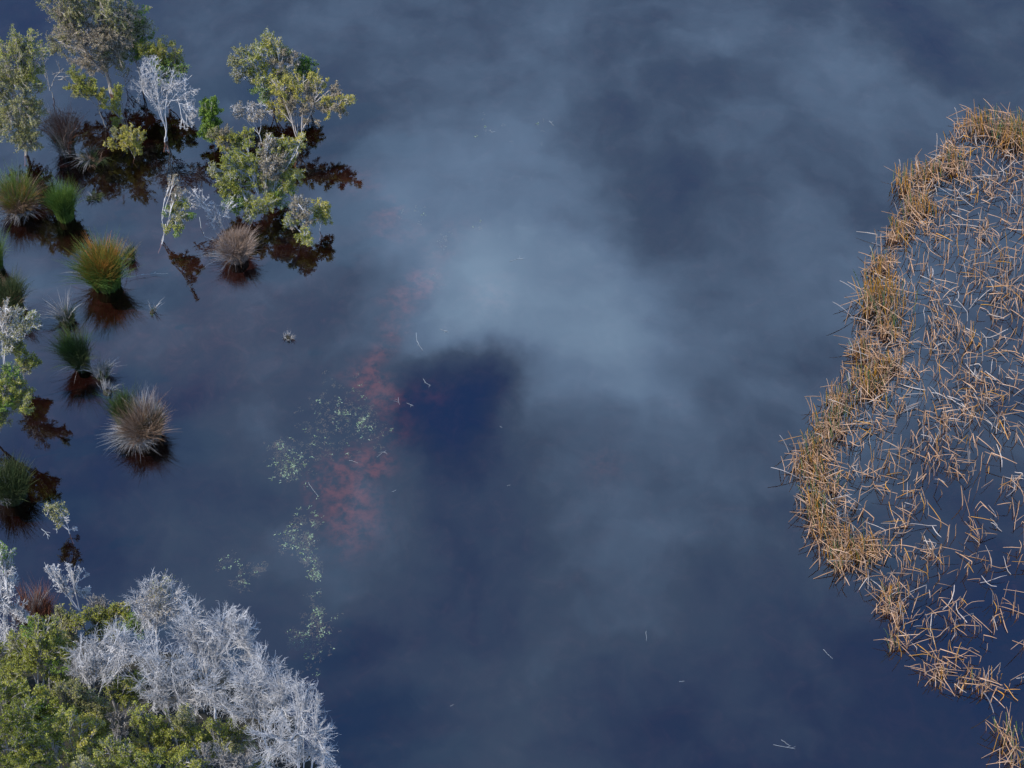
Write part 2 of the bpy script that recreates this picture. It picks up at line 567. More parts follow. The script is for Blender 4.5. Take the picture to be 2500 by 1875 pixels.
# -- top left group
shrub('tea_tree', 'tallest grey green tea tree with fanning crown cut by the top edge', 'tree', (272, 228),
      [(235, -20, 85, .3, GL), (160, 15, 55, .1, GL), (300, 20, 55, .3, GL), (195, 85, 70, 0, PL), (265, 85, 65, 0, PL),
       (320, 75, 40, .3, GL), (150, 105, 38, .2, GL), (225, 145, 48, -.1, PL), (280, 135, 45, .1, GL)],
      wood='pale_wood', stem=.06, fork=.35, subs=20, twigs=9, leaf=.55, curl=.1, stems=2)
shrub('tea_tree', 'dark green shrub behind the right side of the tallest tea tree', 'shrub', (345, 215),
      [(325, 40, 38, .2, G), (330, 90, 40, .2, G), (318, 130, 32, .1, G)], wood='grey_wood', leaf=1.1, stem=.03)
shrub('tea_tree', 'tall grey olive shrub standing against the left edge under a pale twig', 'tree', (60, 380),
      [(15, 125, 40, .3, O), (60, 105, 38, .3, O), (85, 130, 30, .2, O), (30, 180, 55, .2, GL), (75, 190, 35, .1, O),
       (40, 240, 60, .1, GL), (30, 300, 55, 0, GL), (85, 275, 35, 0, GL), (70, 330, 40, -.1, GL)],
      wood='pale_wood', stem=.05, subs=18, twigs=8, leaf=.7, curl=.1, stems=2)
shrub('bare_sapling', 'thin leafless forked sapling left of the tallest tea tree', 'sapling', (128, 240),
      [(105, 165, 26, .1, None), (150, 175, 26, 0, None), (92, 120, 26, .3, None)], wood='grey_wood', stem=.018, subs=4, twigs=2, twiglets=1)
shrub('bare_sapling', 'small bare forked stick between tall tea tree and white dead shrub', 'sapling', (306, 216),
      [(300, 178, 18, 0, None), (318, 190, 16, 0, None)], wood='grey_wood', stem=.014, subs=4, twigs=2, twiglets=1)
shrub('tea_tree', 'green topped shrub directly behind the white dead shrub', 'shrub', (410, 250),
      [(375, 135, 32, .3, O), (405, 118, 26, .3, Yl), (425, 145, 22, .3, O), (395, 165, 30, .1, G), (432, 172, 20, .1, G), (352, 118, 20, .3, O)],
      wood='grey_wood', leaf=1.0)
shrub('dead_shrub', 'white leafless fan shaped shrub with two stems in dark water', 'shrub', (405, 345),
      [(350, 190, 38, .4, None), (385, 185, 36, .4, None), (420, 195, 36, .4, None), (450, 215, 32, .35, None), (355, 225, 32, .3, None),
       (460, 245, 26, .2, None), (395, 225, 38, .3, None), (460, 290, 24, -.1, None), (375, 150, 26, .5, None), (478, 275, 22, 0, None)],
      wood='white_wood', stem=.03, fork=.22, subs=10, twigs=7, twiglets=3, twig_r=.005, curl=.35, stems=2)
shrub('sapling', 'olive sapling with flat crown and curved bare stem', 'sapling', (264, 312),
      [(185, 205, 30, .3, O), (215, 212, 26, .2, O), (240, 230, 20, .1, Yl), (250, 245, 16, 0, O), (200, 225, 24, .1, GL)],
      wood='grey_wood', stem=.02, fork=.45, subs=9, twigs=5, leaf=.8)
shrub('sapling', 'narrow upright olive sapling beside the curved stem sapling', 'sapling', (313, 322),
      [(283, 218, 16, .2, O), (288, 240, 15, .1, O), (285, 272, 16, 0, Yl), (288, 295, 14, -.1, O)],
      wood='grey_wood', stem=.016, fork=.2, subs=8, twigs=5, leaf=.9)
shrub('low_shrub', 'yellow olive low shrub on arched stems at edge of brown pool', 'shrub', (330, 385),
      [(318, 325, 20, .1, Yl), (335, 335, 20, .1, Yl), (300, 345, 20, 0, Yl), (330, 360, 20, 0, Yl), (268, 358, 14, 0, Yl), (285, 320, 14, .1, GL)],
      wood='pale_wood', stem=.014, fork=.1, subs=9, twigs=5, leaf=.8)
shrub('conifer_shrub', 'bright green pointed shrub with two spires beside the open water', 'shrub', (520, 350),
      [(522, 250, 10, .1, G), (500, 255, 10, .1, G), (525, 275, 16, .05, G), (503, 280, 16, .05, G), (515, 302, 22, 0, G), (510, 325, 22, 0, G)],
      wood='grey_wood', stem=.016, subs=12, twigs=6, leaf=2.0, leaf_len=.05, curl=.6)

# -- island in the water, left of centre
shrub('tea_tree', 'rounded olive and grey tea tree farthest out on the water', 'shrub', (664, 262),
      [(660, 105, 20, .2, Yl), (685, 120, 20, .2, O), (600, 140, 30, .1, GL), (640, 135, 34, .1, O), (690, 150, 34, .1, PL), (720, 145, 20, .1, PL),
       (600, 190, 26, 0, GL), (640, 185, 36, 0, O), (715, 180, 30, 0, GL), (680, 200, 34, -.1, O), (640, 222, 24, -.2, G), (655, 85, 12, .3, O)],
      wood='white_wood', stem=.035, fork=.2, subs=13, twigs=6, leaf=.75, stems=2)
shrub('tea_tree', 'dark green shrub peeping behind the rounded tea tree', 'shrub', (760, 262),
      [(748, 170, 24, .2, G), (762, 190, 16, .1, G), (735, 165, 16, .2, G)], wood='grey_wood', leaf=1.3, subs=12)
shrub('leaning_tea_tree', 'yellow leaved tea tree leaning right on pale forked stems', 'tree', (722, 385),
      [(690, 215, 30, 1.0, Yl), (740, 200, 34, 1.1, Yl), (715, 250, 36, .9, PL), (770, 225, 26, 1.0, PL), (785, 205, 18, 1.1, Yl),
       (820, 210, 12, 1.0, PL), (822, 235, 13, .9, PL), (842, 250, 18, .7, Yl), (805, 265, 28, .7, Yl), (760, 275, 30, .7, PL), (680, 265, 26, .8, Yl),
       (830, 275, 18, .6, PL)],
      wood='pale_wood', stem=.04, fork=.22, subs=11, twigs=6, leaf=.8, curl=.0, stems=2)
shrub('dead_shrub', 'pinkish bare twig shrub with a crooked pale branch', 'shrub', (640, 345),
      [(605, 270, 28, .1, PL), (635, 265, 22, .1, None), (575, 265, 12, .2, None), (650, 275, 18, 0, PL)],
      wood='white_wood', stem=.02, subs=12, twigs=6, twiglets=3, leaf=.35)
shrub('tea_tree', 'low spreading olive shrub at left end of the shrub island', 'shrub', (575, 400),
      [(545, 325, 22, .1, PL), (575, 345, 28, .1, O), (550, 350, 22, 0, Yl), (600, 335, 26, .1, O), (520, 330, 16, .1, GL)],
      wood='pale_wood', stem=.025, fork=.15, subs=12, twigs=6, leaf=.8)
shrub('tea_tree', 'broad yellow green shrub in the middle of the shrub island', 'tree', (645, 515),
      [(610, 375, 30, .3, O), (660, 365, 30, .4, PL), (700, 375, 28, .4, O), (560, 395, 30, .2, O), (620, 415, 36, .2, O), (680, 410, 36, .2, PL),
       (720, 430, 22, .2, Yl), (540, 440, 28, .1, O), (590, 455, 34, .1, O), (650, 460, 36, .1, O), (695, 465, 30, .1, G), (580, 500, 28, -.2, G),
       (620, 505, 28, -.3, O), (655, 500, 24, -.3, O), (560, 470, 26, 0, O), (700, 440, 28, .1, O), (645, 430, 30, .2, PL), (520, 415, 16, .1, GL), (725, 345, 20, .5, Yl), (675, 345, 20, .5, Yl)],
      wood='white_wood', stem=.032, fork=.08, subs=12, twigs=6, leaf=.9, stems=3)
shrub('leaning_tea_tree', 'pale pinkish leafy branch reaching low over the water right side', 'shrub', (742, 572),
      [(730, 505, 24, -.1, PL), (735, 535, 28, -.2, PL), (715, 535, 18, -.2, O), (740, 575, 22, -.5, O), (755, 590, 14, -.6, O)],
      wood='white_wood', stem=.022, fork=.1, subs=12, twigs=6, leaf=.85)
shrub('sapling', 'small yellow green round shrub farthest right of the island', 'sapling', (778, 562),
      [(782, 505, 22, 0, Yl), (795, 520, 20, 0, Yl), (778, 530, 20, 0, O)], wood='white_wood', stem=.014, fork=.35, subs=12, twigs=6, leaf=1.0)
shrub('leaning_sapling', 'slanting sapling with grey plume and bare curved foot', 'sapling', (388, 592),
      [(422, 440, 12, .4, PL), (432, 465, 18, .35, PL), (440, 490, 20, .3, O), (430, 510, 20, .2, GL), (440, 535, 20, .1, GL), (410, 515, 14, .2, G),
       (460, 525, 13, .2, G), (415, 560, 16, 0, O), (440, 560, 14, 0, G)],
      wood='white_wood', stem=.022, fork=.3, subs=8, twigs=5, leaf=.65, stems=2)
shrub('dead_shrub', 'grey bare twig thicket on left side of shrub island', 'shrub', (545, 560),
      [(480, 478, 24, .2, None), (500, 500, 24, .1, None), (535, 520, 24, 0, None), (520, 540, 20, -.1, None), (555, 505, 22, .1, None)],
      wood='white_wood', stem=.018, fork=.1, subs=9, twigs=6, twiglets=2, curl=.1, twig_r=.006)

# -- left edge, middle
shrub('tea_tree', 'grey twiggy shrub with few leaves at left edge', 'shrub', (5, 935),
      [(15, 760, 30, .2, PL), (40, 780, 30, .2, GL), (20, 810, 36, .1, GL), (60, 800, 26, .1, GL), (90, 780, 18, .2, O), (20, 845, 30, 0, GL)],
      wood='white_wood', stem=.03, subs=15, twigs=7, leaf=.35)
shrub('tea_tree', 'small olive shrub just below the grey twiggy left shrub', 'shrub', (60, 940),
      [(45, 850, 20, .1, O), (65, 875, 24, .1, O), (80, 885, 16, 0, O), (55, 895, 18, 0, GL)], wood='grey_wood', stem=.016, subs=12, leaf=.9)
shrub('tea_tree', 'bright green rounded shrub cut by left edge above a dark reflection', 'tree', (-10, 1080),
      [(30, 915, 24, .2, G), (15, 940, 34, .1, O), (45, 950, 26, .1, O), (15, 990, 34, 0, G), (50, 985, 22, 0, O), (5, 1020, 26, 0, GL),
       (-40, 950, 50, .2, O), (-30, 1010, 40, 0, O), (70, 1000, 12, -.2, O)],
      wood='grey_wood', stem=.04, subs=15, twigs=6, leaf=1.0)
shrub('sapling', 'tiny lone sapling with yellowish crown on dark water', 'sapling', (174, 1304),
      [(125, 1248, 18, 0, GL), (148, 1245, 18, 0, GL), (135, 1262, 20, 0, GL), (155, 1262, 14, 0, None), (182, 1290, 6, 0, None)],
      wood='white_wood', stem=.014, fork=.25, subs=8, twigs=5, leaf=.45, curl=-.2)

# -- thicket in the near left corner
shrub('dead_shrub', 'small white leafless tree standing above green thicket', 'tree', (205, 1525),
      [(125, 1400, 18, .3, None), (150, 1405, 20, .3, None), (175, 1395, 18, .3, None), (195, 1400, 18, .3, None), (160, 1430, 24, .2, None),
       (185, 1440, 22, .1, None), (205, 1450, 14, 0, None), (115, 1385, 12, .4, None), (215, 1445, 10, 0, None)],
      wood='white_wood', stem=.022, fork=.3, subs=9, twigs=6, twiglets=3, twig_r=.006)
shrub('dead_shrub', 'grey white bare bush at left edge with green tip above', 'shrub', (10, 1590),
      [(15, 1350, 20, .4, G), (10, 1385, 30, .3, None), (20, 1420, 28, .3, None), (5, 1465, 34, .1, None), (35, 1490, 32, .1, None), (15, 1530, 36, 0, None),
       (62, 1505, 20, 0, None)],
      wood='white_wood', stem=.03, subs=16, twigs=9, twiglets=3, twig_r=.006)
shrub('green_shrub', 'bright green bushy shrub below the small white dead tree', 'shrub', (110, 1760),
      [(112, 1520, 26, .4, O), (85, 1540, 32, .4, G), (60, 1570, 36, .3, O), (125, 1565, 36, .3, O), (90, 1610, 44, .2, O), (140, 1620, 34, .2, G),
       (55, 1640, 40, .1, O), (120, 1670, 36, 0, O), (150, 1580, 28, .3, O)],
      wood='grey_wood', stem=.04, subs=16, twigs=7, leaf=1.0)
shrub('olive_shrub', 'grey olive shrub at foot of the small white dead tree', 'shrub', (190, 1640),
      [(160, 1500, 24, .3, GL), (180, 1510, 22, .2, O), (165, 1540, 28, .2, GL), (190, 1520, 16, .1, O), (155, 1570, 28, .1, PL)],
      wood='grey_wood', subs=14, leaf=.7)
shrub('olive_shrub', 'olive shrub with bare branch tips at edge of deep water', 'shrub', (250, 1620),
      [(235, 1505, 24, .2, O), (260, 1490, 20, .3, O), (270, 1525, 26, .1, O), (235, 1540, 22, .1, GL), (290, 1480, 14, .3, Yl), (310, 1490, 16, .2, O),
       (330, 1520, 24, 0, G), (345, 1545, 18, 0, G), (225, 1470, 18, .4, None), (255, 1465, 14, .4, None)],
      wood='grey_wood', subs=12, leaf=.9)
shrub('dead_bush', 'white bare bush forming topmost peak of the dead thicket', 'bush', (390, 1680),
      [(365, 1425, 26, .5, None), (400, 1425, 26, .5, GL), (345, 1460, 32, .4, None), (385, 1465, 38, .4, PL), (420, 1460, 30, .4, None), (360, 1500, 38, .3, None),
       (410, 1500, 38, .3, None), (440, 1490, 28, .3, None)],
      wood='white_wood', stem=.03, fork=.25, subs=16, twigs=9, twiglets=3, twig_r=.0033, wispy=True, leaf=.25)
shrub('dead_bush', 'white bare bush with fan of branches rising from olive scrub', 'bush', (230, 1800),
      [(200, 1590, 36, .3, None), (240, 1570, 38, .4, None), (285, 1560, 40, .4, None), (310, 1580, 36, .3, None), (195, 1640, 34, .2, None), (240, 1630, 46, .3, None),
       (290, 1630, 46, .2, None), (340, 1600, 36, .2, None)],
      wood='white_wood', stem=.03, fork=.3, subs=16, twigs=9, twiglets=3, twig_r=.0033, wispy=True)
shrub('dead_bush', 'white bare bush on the upper right slope of dead thicket', 'bush', (520, 1780),
      [(470, 1500, 34, .5, None), (500, 1530, 40, .4, None), (545, 1510, 34, .5, None), (580, 1510, 28, .5, None), (600, 1540, 32, .4, None), (560, 1560, 46, .3, None),
       (510, 1590, 50, .3, None), (460, 1560, 46, .3, None), (605, 1580, 32, .2, None), (570, 1620, 46, .1, None)],
      wood='white_wood', stem=.035, fork=.25, subs=17, twigs=9, twiglets=3, twig_r=.0033, wispy=True)
shrub('dead_bush', 'densest white bare bush in the middle of dead thicket', 'bush', (430, 1850),
      [(380, 1590, 44, .3, None), (420, 1620, 50, .3, None), (370, 1650, 46, .2, None), (470, 1650, 50, .2, None), (430, 1690, 50, .1, None), (520, 1670, 46, .1, None),
       (490, 1720, 46, 0, None), (380, 1700, 36, 0, None)],
      wood='white_wood', stem=.035, fork=.25, subs=17, twigs=9, twiglets=3, twig_r=.0033, wispy=True)
shrub('dead_bush', 'white bare bush reaching out low over water lower right', 'bush', (660, 1900),
      [(640, 1610, 36, .4, None), (660, 1640, 34, .4, None), (600, 1660, 46, .3, None), (640, 1690, 46, .3, None), (690, 1680, 40, .2, None), (560, 1720, 46, .2, None),
       (620, 1740, 50, .1, None), (680, 1730, 44, .1, None)],
      wood='white_wood', stem=.035, fork=.25, subs=16, twigs=9, twiglets=3, twig_r=.0033, wispy=True)
shrub('dead_bush', 'sparse white bare bush with longest twigs at the waterline', 'bush', (740, 1990),
      [(720, 1660, 26, .4, None), (750, 1690, 30, .3, None), (770, 1700, 20, .2, None), (740, 1740, 40, .2, None), (770, 1790, 38, .1, None), (720, 1790, 46, .1, None),
       (790, 1830, 30, 0, None), (750, 1850, 46, 0, None), (690, 1830, 46, 0, None), (660, 1790, 44, 0, None), (640, 1860, 44, 0, None), (800, 1870, 22, 0, None)],
      wood='white_wood', stem=.035, fork=.25, subs=15, twigs=9, twiglets=3, twig_r=.0033, wispy=True)
low = [
    ('olive shrub in the far bottom left corner of the thicket', (40, 1990), [(20, 1760, 50, .2, DO), (70, 1780, 50, .2, O), (20, 1830, 50, 0, DO), (80, 1850, 50, 0, O), (40, 1880, 40, 0, DO)]),
    ('dark green shrub under the bright green bushy shrub', (60, 1900), [(20, 1690, 46, .2, DO), (70, 1710, 46, .2, O), (130, 1720, 40, .2, DO), (110, 1760, 40, .1, G)]),
    ('brownish olive shrub below the fan of white branches', (200, 1870), [(175, 1690, 34, .2, GL), (215, 1700, 36, .2, GL), (190, 1740, 40, .1, O), (240, 1730, 30, .1, GL)]),
    ('yellow olive shrub in middle of the bottom green thicket', (190, 1980), [(150, 1760, 36, .2, O), (200, 1780, 40, .2, Yl), (140, 1820, 44, .1, O), (210, 1830, 44, .1, O), (180, 1870, 40, 0, O)]),
    ('yellow green shrub right of bare grey sticks in the bottom thicket', (370, 1940), [(340, 1740, 26, .2, O), (365, 1770, 36, .2, O), (410, 1775, 36, .2, O), (440, 1760, 30, .2, GL), (360, 1820, 40, .1, Yl), (420, 1820, 42, .1, O), (470, 1810, 34, .1, O)]),
    ('olive shrub along the bottom edge beneath yellow green shrub', (330, 2040), [(270, 1850, 40, .1, O), (330, 1860, 44, .1, O), (390, 1870, 44, .1, DO), (450, 1870, 40, .1, O), (230, 1870, 36, 0, GL)]),
    ('olive tuft shrub poking through white twigs', (550, 1930), [(525, 1775, 20, .1, O), (545, 1800, 24, .1, O), (560, 1820, 22, 0, GL)]),
    ('tiny olive shrub at bottom edge among the white twigs', (640, 2000), [(645, 1862, 16, .1, O), (610, 1872, 14, .1, O)]),
    ('dark olive scrub at left edge below the grey white bush', (-5, 1730), [(10, 1590, 34, .2, DO), (40, 1610, 30, .2, O), (5, 1650, 40, .1, DO), (45, 1560, 22, .2, GL)]),
    ('dark olive scrub at foot of the fan shaped white bush', (250, 1860), [(235, 1760, 30, .1, DO), (270, 1780, 32, .1, O), (230, 1800, 30, 0, DO), (285, 1820, 30, 0, DO)]),
    ('dark olive scrub between white twigs and the bottom yellow green shrub', (560, 1890), [(510, 1800, 28, .1, DO), (570, 1790, 28, .1, DO), (600, 1810, 24, 0, GL), (530, 1830, 26, 0, O)]),
    ('narrow olive shrub standing in the white twigs of the dead thicket', (300, 1790), [(275, 1660, 22, .2, O), (335, 1650, 18, .3, O), (300, 1690, 28, .1, O), (320, 1700, 26, .1, O)]),
]
for (lab, b_, cl) in low:
    shrub('olive_shrub', lab, 'shrub', b_, cl, wood='grey_wood', stem=.03, subs=14, twigs=6, leaf=1.0)
shrub('dead_shrub', 'grey bare upright sticks between two olive shrubs', 'shrub', (290, 1890),
      [(280, 1745, 22, .2, None), (300, 1750, 24, .2, None), (290, 1775, 22, .1, None), (320, 1840, 16, 0, None)],
      wood='grey_wood', stem=.02, fork=.2, subs=12, twigs=5)
shrub('dead_shrub', 'grey twiggy scrub along the bottom edge', 'shrub', (540, 2020),
      [(500, 1850, 34, .1, None), (540, 1840, 36, .1, None), (580, 1850, 34, .1, None), (560, 1880, 34, 0, None)],
      wood='grey_wood', stem=.02, fork=.2, subs=14, twigs=8, twiglets=3, twig_r=.006)


# ------------------------------------------------------------------ tussocks
def blade_set(mb, n, rb, L, lean0, lean1, droop, width, az0=0.0, az1=2 * math.pi, tilt=(0, 0), kmin=.55, lift=.16, K=6):
    nc = max(n // 11, 3)                      # blades grow in small sheaves that lean together
    j = rng.integers(0, nc, n)
    az = rng.uniform(az0, az1, nc)[j] + rng.normal(size=n) * .10
    u = np.sqrt(rng.random(nc))[j]
    base = np.stack([np.cos(az) * u * rb, np.sin(az) * u * rb, np.full(n, -.04)], 1) + rng.normal(size=(n, 3)) * np.array([.02, .02, 0])
    az2 = az + (rng.normal(size=nc) * 1.0)[j] + rng.normal(size=n) * .35
    lean = np.radians(lean0 + (lean1 - lean0) * np.clip(u * .6 + (rng.random(nc) * .5)[j] - .05 + rng.normal(size=n) * .13, 0, 1.1))
    ln = L * (rng.uniform(kmin + .15, 1.0, nc)[j]) * rng.uniform(kmin + .1, 1.05, n)
    hd = np.stack([np.cos(az2), np.sin(az2), np.zeros(n)], 1)
    up = np.array([tilt[0], tilt[1], 1.0])
    d0 = unit(hd * np.sin(lean * .55)[:, None] + up * np.cos(lean * .55)[:, None])
    d1 = unit(hd * np.sin(lean)[:, None] + up * np.cos(lean)[:, None])
    P1 = base + d0 * ln[:, None] * .6
    P2 = base + d1 * ln[:, None]
    P2[:, 2] -= droop * ln * rng.uniform(.2, 1.4, n) * np.sin(lean)
    flop = rng.normal(size=(nc, 3))[j] * np.array([.19, .19, .05]) + rng.normal(size=(n, 3)) * np.array([.07, .07, .04])
    P2 += flop * L
    P2[:, 2] = np.maximum(P2[:, 2], lift * L * rng.uniform(.4, 1.6, n) + .01)
    P = bez(base, P1, P2, K)
    P[:, 1:] += rng.normal(size=P[:, 1:].shape) * .008
    side = unit(np.cross(d1, unit(rng.normal(size=(n, 3)))))
    wd = np.array([.8, 1.0, 1.0, .85, .6, .15])
    mb.ribbons(P, width * .40 * wd[None] * rng.uniform(.6, 1.25, n)[:, None], side)


def tussock(name, label, base_px, sets, group=None, cat='tussock'):
    """sets: (part name, material, count, base radius, length, lean from, lean to, droop, width, kwargs)"""
    B = ground(*base_px)
    root = thing(name, label, cat, tuple(B), group)
    mb = MB()      # root stock: a ragged mound
    r0 = max(s[3] for s in sets)
    a = np.linspace(0, 2 * math.pi, 15)[:-1]
    rings = [(r0 * 1.02, -.3), (r0 * 1.0, .0), (r0 * .85, .06), (r0 * .5, .10), (r0 * .05, .12)]
    V = np.array([[(math.cos(t_) * r_ * (1 + .12 * math.sin(3 * t_ + k_)), math.sin(t_) * r_ * (1 + .1 * math.cos(2 * t_ + k_)), z_ * max(r0 * 3, .3)) for t_ in a] for k_, (r_, z_) in enumerate(rings)])
    ii = np.arange(len(rings) * 14).reshape(len(rings), 14)
    nx = np.roll(ii, -1, 1)
    mb.add(V, np.stack([ii[:-1], nx[:-1], nx[1:], ii[1:]], -1))
    obj('root_mound', mb.mesh('root_mound', M['mud']), root)
    for s in sets:
        nm, mat, n_, rb, L, l0, l1, dr, wd = s[:9]
        kw = s[9] if len(s) > 9 else {}
        mb = MB()
        blade_set(mb, n_, rb, L, l0, l1, dr, wd, **kw)
        obj(nm, mb.mesh(nm, M[mat]), root, kind='stuff')
    k_ = (.84, .84, 1.0) if 'orange' in label and 'above' in label and 'seed heads' in label else (.70, .70, .98) if name == 'sedge_tussock' else (.85, .85, 1.0)
    root.scale = k_
    return root


tussock('sedge_tussock', 'large brown and green sedge tussock at left edge below tall shrub', (50, 512),
        [('green_blades', 'blade_green', 1300, .42, 1.35, 0, 24, .2, .014, {'tilt': (0, .18)}), ('brown_blades', 'blade_brown', 2600, .42, 1.15, 4, 42, .35, .013, {'lift': .3}),
         ('golden_blades', 'blade_gold', 900, .42, 1.2, 0, 30, .3, .013, {'lift': .35}), ('grey_blades', 'blade_grey', 200, .42, 1.0, 40, 70, .5, .012, {'lift': .15})])
tussock('sedge_tussock', 'vivid green sedge tussock beside the large brown tussock', (162, 532),
        [('green_blades', 'blade_green', 2600, .30, 1.25, 0, 14, .08, .014), ('grey_blades', 'blade_grey', 30, .3, .8, 60, 85, .3, .011, {'lift': .04})])
tussock('sedge_tussock', 'green tussock with orange seed heads above its brown reflection', (262, 695),
        [('green_blades', 'blade_green', 2400, .40, 1.40, 0, 26, .15, .014, {'tilt': (-.12, 0)}), ('golden_blades', 'blade_gold', 1700, .34, 1.42, 0, 13, .08, .013, {'kmin': .6}),
         ('orange_heads', 'blade_orange', 420, .28, 1.25, 0, 14, .08, .015, {'kmin': .7}), ('grey_blades', 'blade_grey', 12, .34, 1.4, 40, 70, .3, .012, {'az0': 2.4, 'az1': 4.0, 'lift': .08})])
tussock('sedge_tussock', 'pinkish brown straw tussock in front of the shrub island', (580, 630),
        [('straw_blades', 'blade_pink', 2600, .36, 1.0, 2, 40, .35, .013, {'lift': .42}), ('brown_blades', 'blade_brown', 2000, .34, 1.0, 0, 32, .3, .013, {'lift': .45}),
         ('grey_blades', 'blade_grey', 45, .3, 1.4, 50, 80, .35, .013, {'az0': 2.8, 'az1': 5.0, 'lift': .06})])
tussock('sedge_tussock', 'small dark spiky tussock right of the orange seeded tussock', (318, 630),
        [('dark_blades', 'blade_grey', 90, .14, .65, 5, 45, .2, .012), ('green_blades', 'blade_dark', 350, .15, .55, 0, 38, .2, .012),
         ('seed_stems', 'blade_grey', 8, .1, 1.2, 5, 30, .1, .018)])
tussock('sedge_tussock', 'reddish brown tussock with grey skirt beside tall left shrub', (165, 372),
        [('red_blades', 'blade_red', 700, .24, 1.5, 0, 22, .1, .013, {'kmin': .75}), ('straw_blades', 'blade_pink', 900, .26, 1.5, 0, 22, .1, .012, {'kmin': .7}),
         ('green_blades', 'blade_dark', 700, .26, 1.2, 0, 22, .1, .013), ('grey_blades', 'blade_grey', 350, .28, 1.0, 10, 50, .3, .012, {'az0': 1.6, 'az1': 4.7})])
tussock('grass_mat', 'grey straggling grass bent over at edge of the brown pool', (228, 395),
        [('grey_blades', 'blade_grey', 110, .22, .9, 40, 80, .4, .012, {'az0': 1.9, 'az1': 4.0, 'lift': .06}), ('brown_blades', 'blade_brown', 240, .22, .5, 5, 45, .3, .012), ('dark_blades', 'blade_dark', 420, .26, .5, 5, 50, .3, .012)])
tussock('sedge_tussock', 'sparse grey spiky tussock with long stiff blades', (165, 785),
        [('grey_blades', 'blade_grey', 110, .16, 1.05, 20, 65, .1, .013, {'az0': 1.6, 'az1': 3.6}), ('dark_blades', 'blade_dark', 420, .24, .55, 0, 42, .2, .012),
         ('seed_stems', 'blade_grey', 22, .16, 1.2, 3, 25, .1, .018)])
tussock('sedge_tussock', 'dark green leaning tussock between sparse grey tussock and dead tussock', (205, 898),
        [('green_blades', 'blade_dark', 1900, .24, 1.45, 0, 26, .2, .013, {'tilt': (-.3, .0)}), ('bright_blades', 'blade_green', 500, .2, 1.45, 0, 18, .15, .013, {'tilt': (-.28, 0)}),
         ('grey_blades', 'blade_grey', 45, .22, 1.35, 30, 74, .25, .012, {'az0': 1.8, 'az1': 4.2, 'lift': .08})])
tussock('grass_mat', 'grey dry grass tuft on right side of dark green tussock', (250, 920),
        [('grey_blades', 'blade_grey', 240, .18, .7, 0, 42, .2, .011), ('dark_blades', 'blade_dark', 200, .18, .5, 0, 42, .2, .011)])
tussock('grass_mat', 'small grey grass tuft just above the green back of dead tussock', (262, 958),
        [('grey_blades', 'blade_grey', 80, .14, .45, 10, 60, .2, .011)])
tussock('sedge_tussock', 'green upright blades behind the biggest dead tussock', (312, 1035),
        [('green_blades', 'blade_dark', 1300, .34, 1.15, 0, 14, .08, .013), ('bright_blades', 'blade_green', 600, .34, 1.15, 0, 12, .08, .013)])
tussock('sedge_tussock', 'biggest dead brown tussock with pale straw skirt on open water', (360, 1066),
        [('brown_blades', 'blade_brown', 3800, .44, 1.22, 0, 36, .35, .013, {'tilt': (-.12, 0), 'lift': .40}), ('grey_blades', 'blade_grey', 900, .42, 1.25, 40, 68, .4, .012, {'az0': 2.9, 'az1': 4.1, 'lift': .18}),
         ('pale_blades', 'blade_grey', 420, .40, 1.35, 0, 20, .1, .012, {'az0': .4, 'az1': 2.4}), ('green_blades', 'blade_dark', 700, .42, 1.1, 0, 30, .3, .013, {'az0': -.9, 'az1': .9, 'lift': .4})])
tussock('sedge_tussock', 'dark grey green tussock at left edge below the round green shrub', (32, 1212),
        [('green_blades', 'blade_dark', 2400, .44, 1.25, 0, 26, .2, .014, {'lift': .3}), ('grey_blades', 'blade_grey', 420, .44, 1.0, 5, 42, .35, .012, {'az0': 2.0, 'az1': 5.0, 'lift': .3})])
tussock('sedge_tussock', 'slim green tussock cut by left edge beside brown shadowed water', (-8, 655),
        [('green_blades', 'blade_green', 1100, .25, 1.45, 0, 18, .1, .013)])
tussock('sedge_tussock', 'shaded green and brown tussock at left edge under grey twigs', (32, 752),
        [('green_blades', 'blade_dark', 1700, .36, 1.25, 0, 24, .2, .013), ('brown_blades', 'blade_brown', 350, .34, 1.0, 5, 32, .3, .012)])
tussock('grass_tuft', 'tiny pale tuft of thin stems alone on open water left', (372, 762),
        [('grey_blades', 'blade_grey', 16, .06, .6, 5, 32, .1, .012), ('short_blades', 'blade_dark', 50, .09, .2, 10, 60, .1, .012)])
tussock('grass_tuft', 'tiny spiky straw ball alone in the middle water', (703, 825),
        [('straw_blades', 'blade_grey', 130, .11, .24, 0, 60, .1, .011)])
tussock('grass_tuft', 'low dark clump of rotted stems above the orange seeded tussock', (232, 482),
        [('dark_blades', 'blade_dark', 220, .14, .28, 20, 75, .2, .014, {'lift': .08}), ('grey_blades', 'blade_grey', 14, .12, .3, 40, 80, .2, .012)])
tussock('sedge_tussock', 'red brown upright tussock in front of grey left bush', (95, 1532),
        [('red_blades', 'blade_red', 1900, .46, 1.15, 0, 16, .1, .014), ('grey_blades', 'blade_grey', 120, .4, 1.6, 0, 14, .05, .012)])


# ------------------------------------------------------------------ reeds on the right
EDGE = [(2500, 262), (2390, 270), (2290, 395), (2235, 470), (2190, 545), (2135, 640), (2130, 730), (2095, 830), (2065, 930), (2000, 1040), (1962, 1110),
        (1975, 1200), (1995, 1290), (2055, 1350), (2150, 1440), (2180, 1500), (2190, 1570), (2260, 1640), (2330, 1690), (2400, 1690), (2440, 1750), (2475, 1840), (2500, 1880)]
EDGE = np.array(EDGE, float)
seg = np.linalg.norm(np.diff(EDGE, axis=0), axis=1)
cum = np.concatenate([[0], np.cumsum(seg)])


